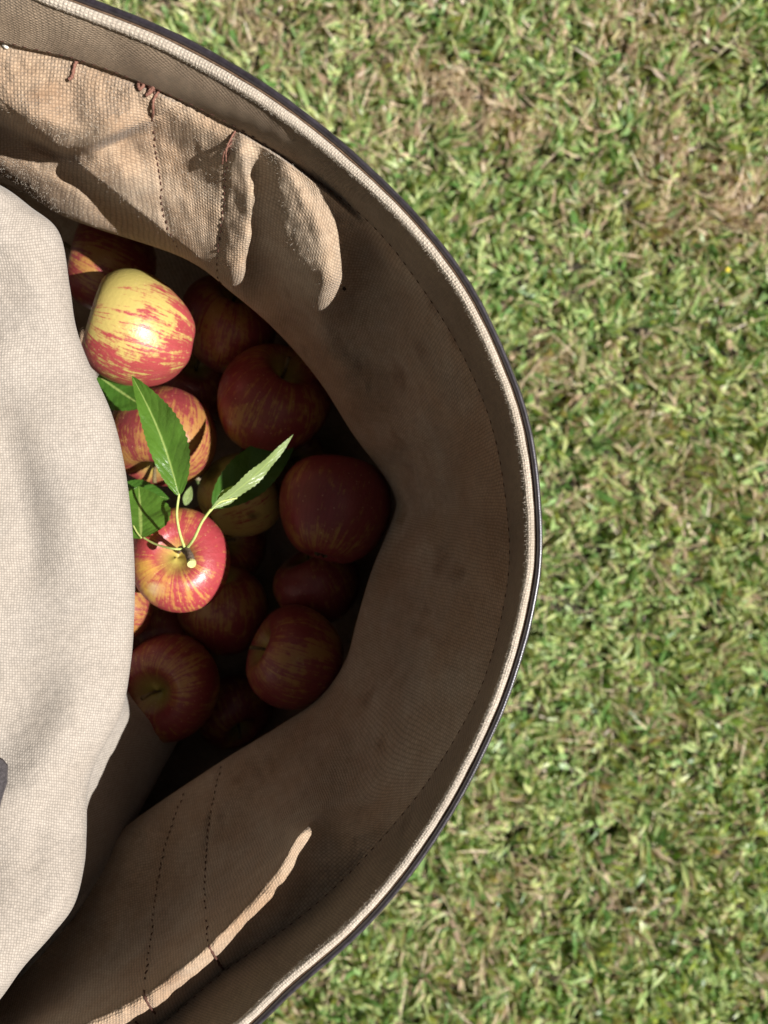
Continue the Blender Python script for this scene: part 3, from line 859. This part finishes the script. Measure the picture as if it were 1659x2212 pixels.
# name-less data: px, py, radius(px), depth, stem axis (world), blush, yellow, cheek, label
AP = [
    (298, 713, 122, .440, (-0.84, 0.20, 0.50), 0.86, 1, 'bright yellow and red streaked apple lying on its side in full sun, hollow facing left'),
    (238, 570, 108, .492, (-0.8, 0.2, 0.5), 0.72, 0, 'shaded red apple behind the bright yellow one, one small lit patch'),
    (492, 706, 105, .500, (0.3, 0.8, 0.5), 0.75, 0, 'very dark apple to the right of the bright yellow one, in deep shadow'),
    (352, 940, 113, .474, (-0.15, -0.95, 0.30), 0.66, 0, 'red and orange streaked apple under the upright green leaf, half in sun'),
    (590, 868, 124, .480, (0.40, 0.75, 0.52), 0.95, 0, 'large shaded red apple with its stem hollow turned to the canvas wall'),
    (517, 1074, 93, .498, (0.7, 0.5, -0.3), 0.12, 2, 'small yellow-green apple with dark specks, beneath the folded pale leaf'),
    (722, 1100, 126, .468, (0.25, 0.90, -0.2), 1.05, 0, 'largest dark red apple, resting against the right canvas wall'),
    (687, 1262, 96, .512, (-0.3, 0.9, 0.3), 1.00, 0, 'plum red apple tucked below the largest dark red one'),
    (392, 1211, 108, .446, (0.10, 0.16, 0.98), 0.88, 3, 'sunlit red apple facing up with a twig of green leaves in its hollow'),
    (265, 1310, 76, .485, (-0.9, 0.3, 0.3), 0.62, 0, 'pinkish sunlit apple mostly hidden behind the pale cloth edge'),
    (480, 1318, 98, .500, (0.10, 0.90, 0.25), 0.74, 0, 'dim apple showing its dry blossom end, right of centre below the twig apple'),
    (640, 1420, 110, .478, (-0.86, 0.30, 0.30), 0.68, 0, 'shaded orange-red apple with fine sideways streaks, by the lower canvas wall'),
    (370, 1484, 112, .490, (-0.28, 0.05, 0.95), 0.80, 0, 'dark red apple lowest in the bag, with a greenish hollow facing up'),
    (505, 1535, 80, .548, (0.3, -0.5, 0.6), 0.90, 0, 'almost black apple in the pit between the lowest dark red and sideways streaked ones'),
    (610, 1010, 100, .545, (0.4, 0.2, 0.7), 0.90, 0, 'hidden red apple deep between the yellow-green and the large shaded ones'),
    (470, 1180, 100, .550, (0.4, 0.2, 0.7), 0.90, 0, 'deep red apple low in the dark gap right of the twig apple'),
    (420, 820, 100, .540, (0.2, 0.2, 0.7), 0.90, 0, 'deep red apple low in the dark gap between the two sunlit apples'),
    (340, 1390, 90, .545, (0.2, -0.2, 0.7), 0.90, 0, 'deep red apple low in the gap above the lowest dark red apple'),
]
cen_ = [np.array(WV(a[0], a[1], a[3])) for a in AP]; rad_ = [a[2] * a[3] / F for a in AP]; dep_ = [a[3] for a in AP]
for it in range(60):      # settle the pile: separate overlapping neighbours in depth only
    for i in range(len(AP)):
        for j in range(i + 1, len(AP)):
            dv_ = cen_[i] - cen_[j]; ds_ = np.linalg.norm(dv_); need = (rad_[i] + rad_[j]) * 0.965
            if ds_ < need:
                up, dn_ = (i, j) if dep_[i] < dep_[j] else (j, i)
                dep_[dn_] = min(dep_[dn_] + 0.0012, 0.556)
                for k in (dn_,):
                    cen_[k] = np.array(WV(AP[k][0], AP[k][1], dep_[k])); rad_[k] = AP[k][2] * dep_[k] / F if k < 14 else rad_[k]
print('apple depths', [round(d, 3) for d in dep_])

def leaf_mesh(name, base, tip, width, nrm, bend=0.15, fold=0.35, wave=0.05, curl=0.0, serr=0.03, n=28, wl=1.0, wr_=1.0, seed=0):
    """leaf with a midrib fold, wavy serrated edge and a little thickness"""
    r = random.Random(seed)
    base, tip, nrm = Vector(base), Vector(tip), Vector(nrm).normalized()
    ax_ = tip - base; Lh = ax_.length; a = ax_.normalized(); nrm = (nrm - a * nrm.dot(a)).normalized(); s = a.cross(nrm)
    m = 7
    V, UVl = [], []
    for i in range(n + 1):
        t = i / n
        w = width * 0.5 * (math.sin(math.pi * t ** 0.85) ** 0.8) * (1 - 0.25 * t) * 1.12 + 1e-5
        w *= 1 + serr * (1 if i % 2 else -1)
        mid = base + a * (Lh * t) + nrm * (bend * Lh * math.sin(math.pi * t)) + s * (curl * Lh * math.sin(math.pi * t))
        for k in range(-m, m + 1):
            u = k / m; ww = w * (wl if k < 0 else wr_)
            h = abs(u) ** 1.2 * ww * math.tan(fold) + wave * ww * math.sin(t * 17 + (3 if u > 0 else 0) + seed) * abs(u) ** 2
            h += (0.03 * math.sin((t * 9 - abs(u) * 1.2) * 2 * math.pi) + 0.08 * math.sin(t * 23 + u * 4 + seed)) * ww * abs(u) * (1 - abs(u))
            V.append(mid + s * (u * ww) + nrm * h)
    nc = 2 * m + 1
    Fc = [(i * nc + k, i * nc + k + 1, (i + 1) * nc + k + 1, (i + 1) * nc + k) for i in range(n) for k in range(2 * m)]
    me = poly_mesh(name, V, Fc)
    uvl = me.uv_layers.new(name='UVMap')
    for poly in me.polygons:
        for li in poly.loop_indices:
            vi = me.loops[li].vertex_index
            uvl.data[li].uv = ((vi % nc) / (nc - 1), (vi // nc) / n)
    return me

def leaf_material(name, c1, c2, under):
    m = NT(name)
    uv = m.n('ShaderNodeUVMap').outputs[0]
    co = m.n('ShaderNodeTexCoord').outputs['Object']
    sep = m.n('ShaderNodeSeparateXYZ'); m.l(uv, sep.inputs[0])
    au = m.math('ABSOLUTE', m.math('SUBTRACT', sep.outputs[0], 0.5))
    ph = m.math('SUBTRACT', m.math('MULTIPLY', sep.outputs[1], 9.0), m.math('MULTIPLY', au, 4.5))
    vein = m.math('ABSOLUTE', m.math('SINE', m.math('MULTIPLY', ph, math.pi)))
    vm = m.ramp(vein, [(0.0, (1,) * 3), (0.16, (0,) * 3)])
    rib = m.ramp(au, [(0.012, (1,) * 3), (0.035, (0,) * 3)])
    nz = m.noise(co, 110, 5, 0.65)
    c = m.mix(nz, c1, c2)
    c = m.mix(m.math('MULTIPLY', vm, 0.04), c, (0.30, 0.42, 0.10))
    c = m.mix(m.math('MULTIPLY', rib, 0.7), c, (0.34, 0.44, 0.13))
    geo = m.n('ShaderNodeNewGeometry').outputs['Backfacing']
    c = m.mix(geo, c, under)
    m.l(c, m.b.inputs['Base Color'])
    m.b.inputs['Roughness'].default_value = 0.32
    m.b.inputs['Specular IOR Level'].default_value = 0.4
    h = m.math('ADD', m.math('MULTIPLY', nz, 0.7), m.math('MULTIPLY', vein, 0.08))
    m.bump(h, 0.9, 0.0014)
    tr = m.n('ShaderNodeBsdfTranslucent'); m.l(m.mix(1.0, c, (1.3, 1.6, 0.4), 'MULTIPLY'), tr.inputs[0])
    mx = m.n('ShaderNodeMixShader'); mx.inputs[0].default_value = 0.28
    m.l(m.b.outputs[0], mx.inputs[1]); m.l(tr.outputs[0], mx.inputs[2]); m.l(mx.outputs[0], m.t.nodes['Material Output'].inputs[0])
    return m.m
M_leaf = leaf_material('green_leaf', (0.045, 0.115, 0.012), (0.105, 0.21, 0.030), (0.26, 0.34, 0.15))
M_leafpale = leaf_material('pale_leaf_underside', (0.17, 0.25, 0.075), (0.27, 0.33, 0.15), (0.22, 0.29, 0.12))
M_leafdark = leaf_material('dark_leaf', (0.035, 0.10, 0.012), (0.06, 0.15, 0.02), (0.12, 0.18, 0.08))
M_petiole = simple('pale_green_petiole', (0.36, 0.44, 0.12), 0.5, 0.4, 400, (0.46, 0.52, 0.18))

apples = []
for i, (x, y, rp, d0, axis, blush, kind, label) in enumerate(AP):
    d = dep_[i]; r = rad_[i]
    c = Vector(cen_[i])
    root = empty('apple', c)
    tag(root, label, 'apple', 'apples heaped in the picking bag')
    q = Vector(axis).to_track_quat('Z', 'Y')
    spin = Matrix.Rotation([0.4, 1.9, 3.1, 5.0, 0.9, 2.2, 4.1, 1.1, 0.0, 2.7, 3.9, 0.7, 5.5, 1.5, 2, 3, 4, 5][i], 3, 'Z')
    RM = (q.to_matrix() @ spin)
    el = [1.0, 0.9, 0.92, 0.93, 0.90, 0.92, 0.93, 0.9, 0.88, 0.9, 1.0, 0.93, 0.9, .92, .92, .92, .92, .92][i]
    P = (apple_mesh(i + 1, el, 0.07, 0.44, 0.30) if kind == 1 else apple_mesh(i + 1, el)) * r
    yellow = {0: (0.30, 0.165, 0.045), 1: (0.40, 0.36, 0.10), 2: (0.46, 0.40, 0.12), 3: (0.42, 0.22, 0.06)}[kind]  # shaded apples take the dimmest yellow, shade put into the colour
    side = None
    if kind == 1: side = RM.inverted() @ Vector((-0.10, 0.55, 0.80))
    scars = False
    if kind == 3:
        L2 = lambda dx, dy: tuple(RM.inverted() @ (Vector((dx, dy, math.sqrt(max(0.02, 0.85 - dx * dx - dy * dy)))) ))
        scars = [(*L2(-0.52, -0.12), 0.26, (0.52, 0.33, 0.05)), (*L2(-0.42, -0.52), 0.27, (0.50, 0.32, 0.05)), (*L2(-0.26, -0.50), 0.22, (0.50, 0.40, 0.24))]
    if kind == 2:
        L2 = lambda dx, dy: tuple(RM.inverted() @ (Vector((dx, dy, math.sqrt(max(0.02, 0.9 - dx * dx - dy * dy))))))
        scars = [(*L2(0.25, 0.05), 0.20, (0.03, 0.02, 0.01)), (*L2(0.45, -0.45), 0.19, (0.03, 0.02, 0.01)), (*L2(-0.45, 0.5), 0.32, (0.12, 0.08, 0.02))]
    mat = apple_material('apple_skin', blush, i + 1, yellow, (0.19, 0.012, 0.024) if kind != 0 else (0.12, 0.009, 0.016), tuple(side) if side else None, scars)  # darker red paints deeper shade into the shaded apples
    # fix texture scale to this apple's size
    for nd in mat.node_tree.nodes:
        if nd.type == 'VECT_MATH' and nd.operation == 'SCALE': nd.inputs['Scale'].default_value = 1.0 / r
    body = link('apple_skin', grid_mesh('apple_skin', P, None, closed_u=True, flip=False), mat)
    body.parent = root; body.matrix_basis = RM.to_4x4()
    body.data.flip_normals() if body.data.polygons[200].normal.dot(body.data.polygons[200].center) < 0 else None
    if kind not in (1, 3):
        V, Fc = tube([(0, 0, el * r - 0.50 * r), (0.02 * r, 0, el * r - 0.2 * r), (0.07 * r, 0.03 * r, el * r + 0.02 * r)], [0.0012, 0.0010, 0.0014], 7)
        s = link('stem', poly_mesh('stem', V, Fc), M_stem); s.parent = root; s.matrix_basis = RM.to_4x4()
    V, Fc = [], []
    for k in range(5):
        a = k * 2 * math.pi / 5
        ca, sa = math.cos(a), math.sin(a)
        b = len(V)
        z0 = -el * r + 0.185 * r
        V += [(ca * .02 * r - sa * .05 * r, sa * .02 * r + ca * .05 * r, z0), (ca * .02 * r + sa * .05 * r, sa * .02 * r - ca * .05 * r, z0), (ca * .13 * r, sa * .13 * r, z0 - .07 * r), (ca * .09 * r, sa * .09 * r, z0 - .12 * r)]
        Fc += [(b, b + 1, b + 2), (b, b + 2, b + 3), (b + 1, b + 3, b + 2)]
    cmesh = poly_mesh('calyx', V, Fc)
    s = link('calyx', cmesh, M_calyx, smooth=False); s.parent = root; s.matrix_basis = RM.to_4x4()
    apples.append(root)

# twig and leaves of the sunlit apple
tw = apples[8]; dt_ = dep_[8]
def child(name, me, mat, parent, smooth=True):
    return link(name, me, mat, parent, smooth)
J = WV(401, 1188, dt_ - 0.040)          # where the leaf stalks meet
V, Fc = tube(spline3([WV(386, 1192, dt_ - 0.012), WV(390, 1184, dt_ - 0.030), J, WV(409, 1200, dt_ - 0.046), WV(414, 1216, dt_ - 0.050)], 14), [0.0012] * 5 + [0.0017, 0.0021, 0.0022, 0.0019, 0.0019, 0.0021, 0.0020, 0.0021, 0.0021], 10)
twig = child('twig', poly_mesh('twig', V, Fc), M_twig, tw)
e1, e0 = WV(414, 1216, dt_ - 0.050), WV(412.5, 1210, dt_ - 0.049)
V, Fc = tube([e0 + (e1 - e0) * 0.9, e1 + Vector((0.00025, -0.0006, 0.0012))], [0.0023, 0.0021], 12)
child('cut_end', poly_mesh('cut_end', V, Fc), M_cut, tw, False)
def petiole(pts, r0=0.00075, r1=0.0005):
    r0 *= 0.8; r1 *= 0.8
    P3 = spline3([WV(*p) for p in pts], 14)
    V, Fc = tube(P3, list(np.linspace(r0, r1, 14)), 7)
    return child('leaf_stalk', poly_mesh('leaf_stalk', V, Fc), M_petiole, tw)
petiole([(399, 1184, dt_ - .041), (388, 1150, .398), (382, 1110, .393), (387, 1066, .390)], .0009, .0007)
petiole([(404, 1184, dt_ - .041), (420, 1162, .398), (436, 1128, .394), (456, 1100, .393)], .0010, .0008)
petiole([(397, 1186, dt_ - .041), (372, 1185, .404), (335, 1175, .410), (308, 1160, .414)], .0008, .0006)
petiole([(440, 1120, .3935), (470, 1088, .394), (492, 1080, .395), (512, 1076, .397)], .0007, .0005)
petiole([(306, 1162, .414), (296, 1150, .415), (288, 1135, .416)], .0006, .0004)
B0, T0 = WV(387, 1072, .390), WV(285, 812, .392)
lf = child('leaf', leaf_mesh('leaf', B0, T0, 0.0195, (0.25, -0.05, 1), 0.045, 0.50, 0.14, 0.035, 0.03, 40, 0.72, 1.18, 1), M_leaf, tw)
lf['label'] = 'upright glossy green leaf over the streaked apple'
lf = child('leaf', leaf_mesh('leaf', WV(460, 1096, .449), WV(652, 908, .474), 0.026, (-0.1, -0.05, 1), -0.02, 0.15, 0.06, 0.02, 0.02, 36, 1, 1, 2), M_leafdark, tw)
lf['label'] = 'dark green leaf blade lying in shadow'
lf = child('leaf', leaf_mesh('leaf', WV(456, 1100, .393), WV(634, 938, .402), 0.0085, (0.55, -0.5, 0.7), 0.02, 0.10, 0.14, 0.035, 0.06, 40, 1, 1, 3), M_leafpale, tw)
lf['label'] = 'folded leaf showing its pale downy underside'
lf = child('leaf', leaf_mesh('leaf', WV(470, 1090, .396), WV(520, 1046, .398), 0.0075, (0.3, -0.2, 1), 0.02, 0.2, 0.05, 0, 0.02, 20, 1, 1, 4), M_leafpale, tw)
lf = child('leaf', leaf_mesh('leaf', WV(305, 1164, .415), WV(300, 1050, .428), 0.034, (0.1, 0.05, 1), -0.03, 0.12, 0.08, 0, 0.02, 26, 1.1, 0.95, 5), M_leaf, tw)
lf['label'] = 'broad green leaf beside the pale cloth'

# loose leaves lower in the pile
def loose(base, tip, w, nrm, mat, label, seed, **kw):
    root = WV(*base)
    o = link('fallen_leaf', leaf_mesh('fallen_leaf', Vector((0, 0, 0)), WV(*tip) - root, w, nrm, seed=seed, **kw), mat)
    o.location = root
    tag(o, label, 'leaf')
    return o
loose((212, 812, .440), (312, 880, .432), 0.026, (0.15, 0.1, 1), M_leafdark, 'dark green leaf wedged beneath the bright yellow apple', 6, bend=-0.05, fold=0.2)
loose((258, 1052, .446), (366, 1078, .447), 0.0135, (0.2, 0.4, 1), M_leafdark, 'blue-green leaf piece below the half sunlit apple', 7, bend=0.03, fold=0.1)
loose((400, 1092, .452), (413, 1050, .456), 0.0050, (0.3, 0.1, 1), M_leafpale, 'tiny pale leaf tip standing in the gap above the twig apple', 8, bend=0.02, fold=0.2)

# crumbs on the cloth
def crumb(x, y, r, mat, label, name='crumb', lift=0.0004):
    p, nr = on_lining(x, y)
    V, Fc = [], []
    rr = random.Random(int(x))
    for i in range(7):
        for k in range(8):
            a = math.pi * i / 6; b = 2 * math.pi * k / 8
            q = r * rr.uniform(0.7, 1.15)
            V.append((q * math.sin(a) * math.cos(b) * 1.4, q * math.sin(a) * math.sin(b), q * math.cos(a) * 0.8))
    for i in range(6):
        for k in range(8):
            Fc.append((i * 8 + k, (i + 1) * 8 + k, (i + 1) * 8 + (k + 1) % 8, i * 8 + (k + 1) % 8))
    o = link(name, poly_mesh(name, V, Fc), mat, smooth=True)
    o.location = p + nr * lift; o.rotation_euler = (0.3, 0.2, -0.6)
    tag(o, label, 'crumb')
    return o
crumb(14, 99, 0.0011, M_crumb, 'white crumb lying on the tan canvas just below the hem at the upper left')
crumb(740, 623, 0.00085, M_bark, 'dark bark crumb stuck to the shaded canvas right of the lit fold')

# small yellow flower in the lawn
def flower(x, y, label):
    gx, gy = G(x, y)
    root = empty('wild_flower', (gx, gy, 0.0))
    tag(root, label, 'flower')
    V, Fc = tube([(0, 0, 0), (0.002, 0, 0.015), (0.001, 0.001, 0.034)], 0.0006, 5)
    s = link('stalk', poly_mesh('stalk', V, Fc), M_petiole); s.parent = root
    V, Fc = [], []
    for k in range(7):
        a = k * 2 * math.pi / 7
        ca, sa = math.cos(a), math.sin(a); b = len(V)
        for rr_, ww, zz in ((0.0006, 0.0005, 0.034), (0.0020, 0.0010, 0.0355), (0.0034, 0.0008, 0.035), (0.0038, 0.0002, 0.0345)):
            V += [(ca * rr_ - sa * ww, sa * rr_ + ca * ww, zz), (ca * rr_ + sa * ww, sa * rr_ - ca * ww, zz)]
        Fc += [(b + 2 * i, b + 2 * i + 1, b + 2 * i + 3, b + 2 * i + 2) for i in range(3)]
    s = link('petals', poly_mesh('petals', V, Fc), M_petal); s.parent = root
flower(1553, 597, 'tiny yellow flower in the grass near the right edge, level with the apples')
print('stitches', n_st, len(sI))
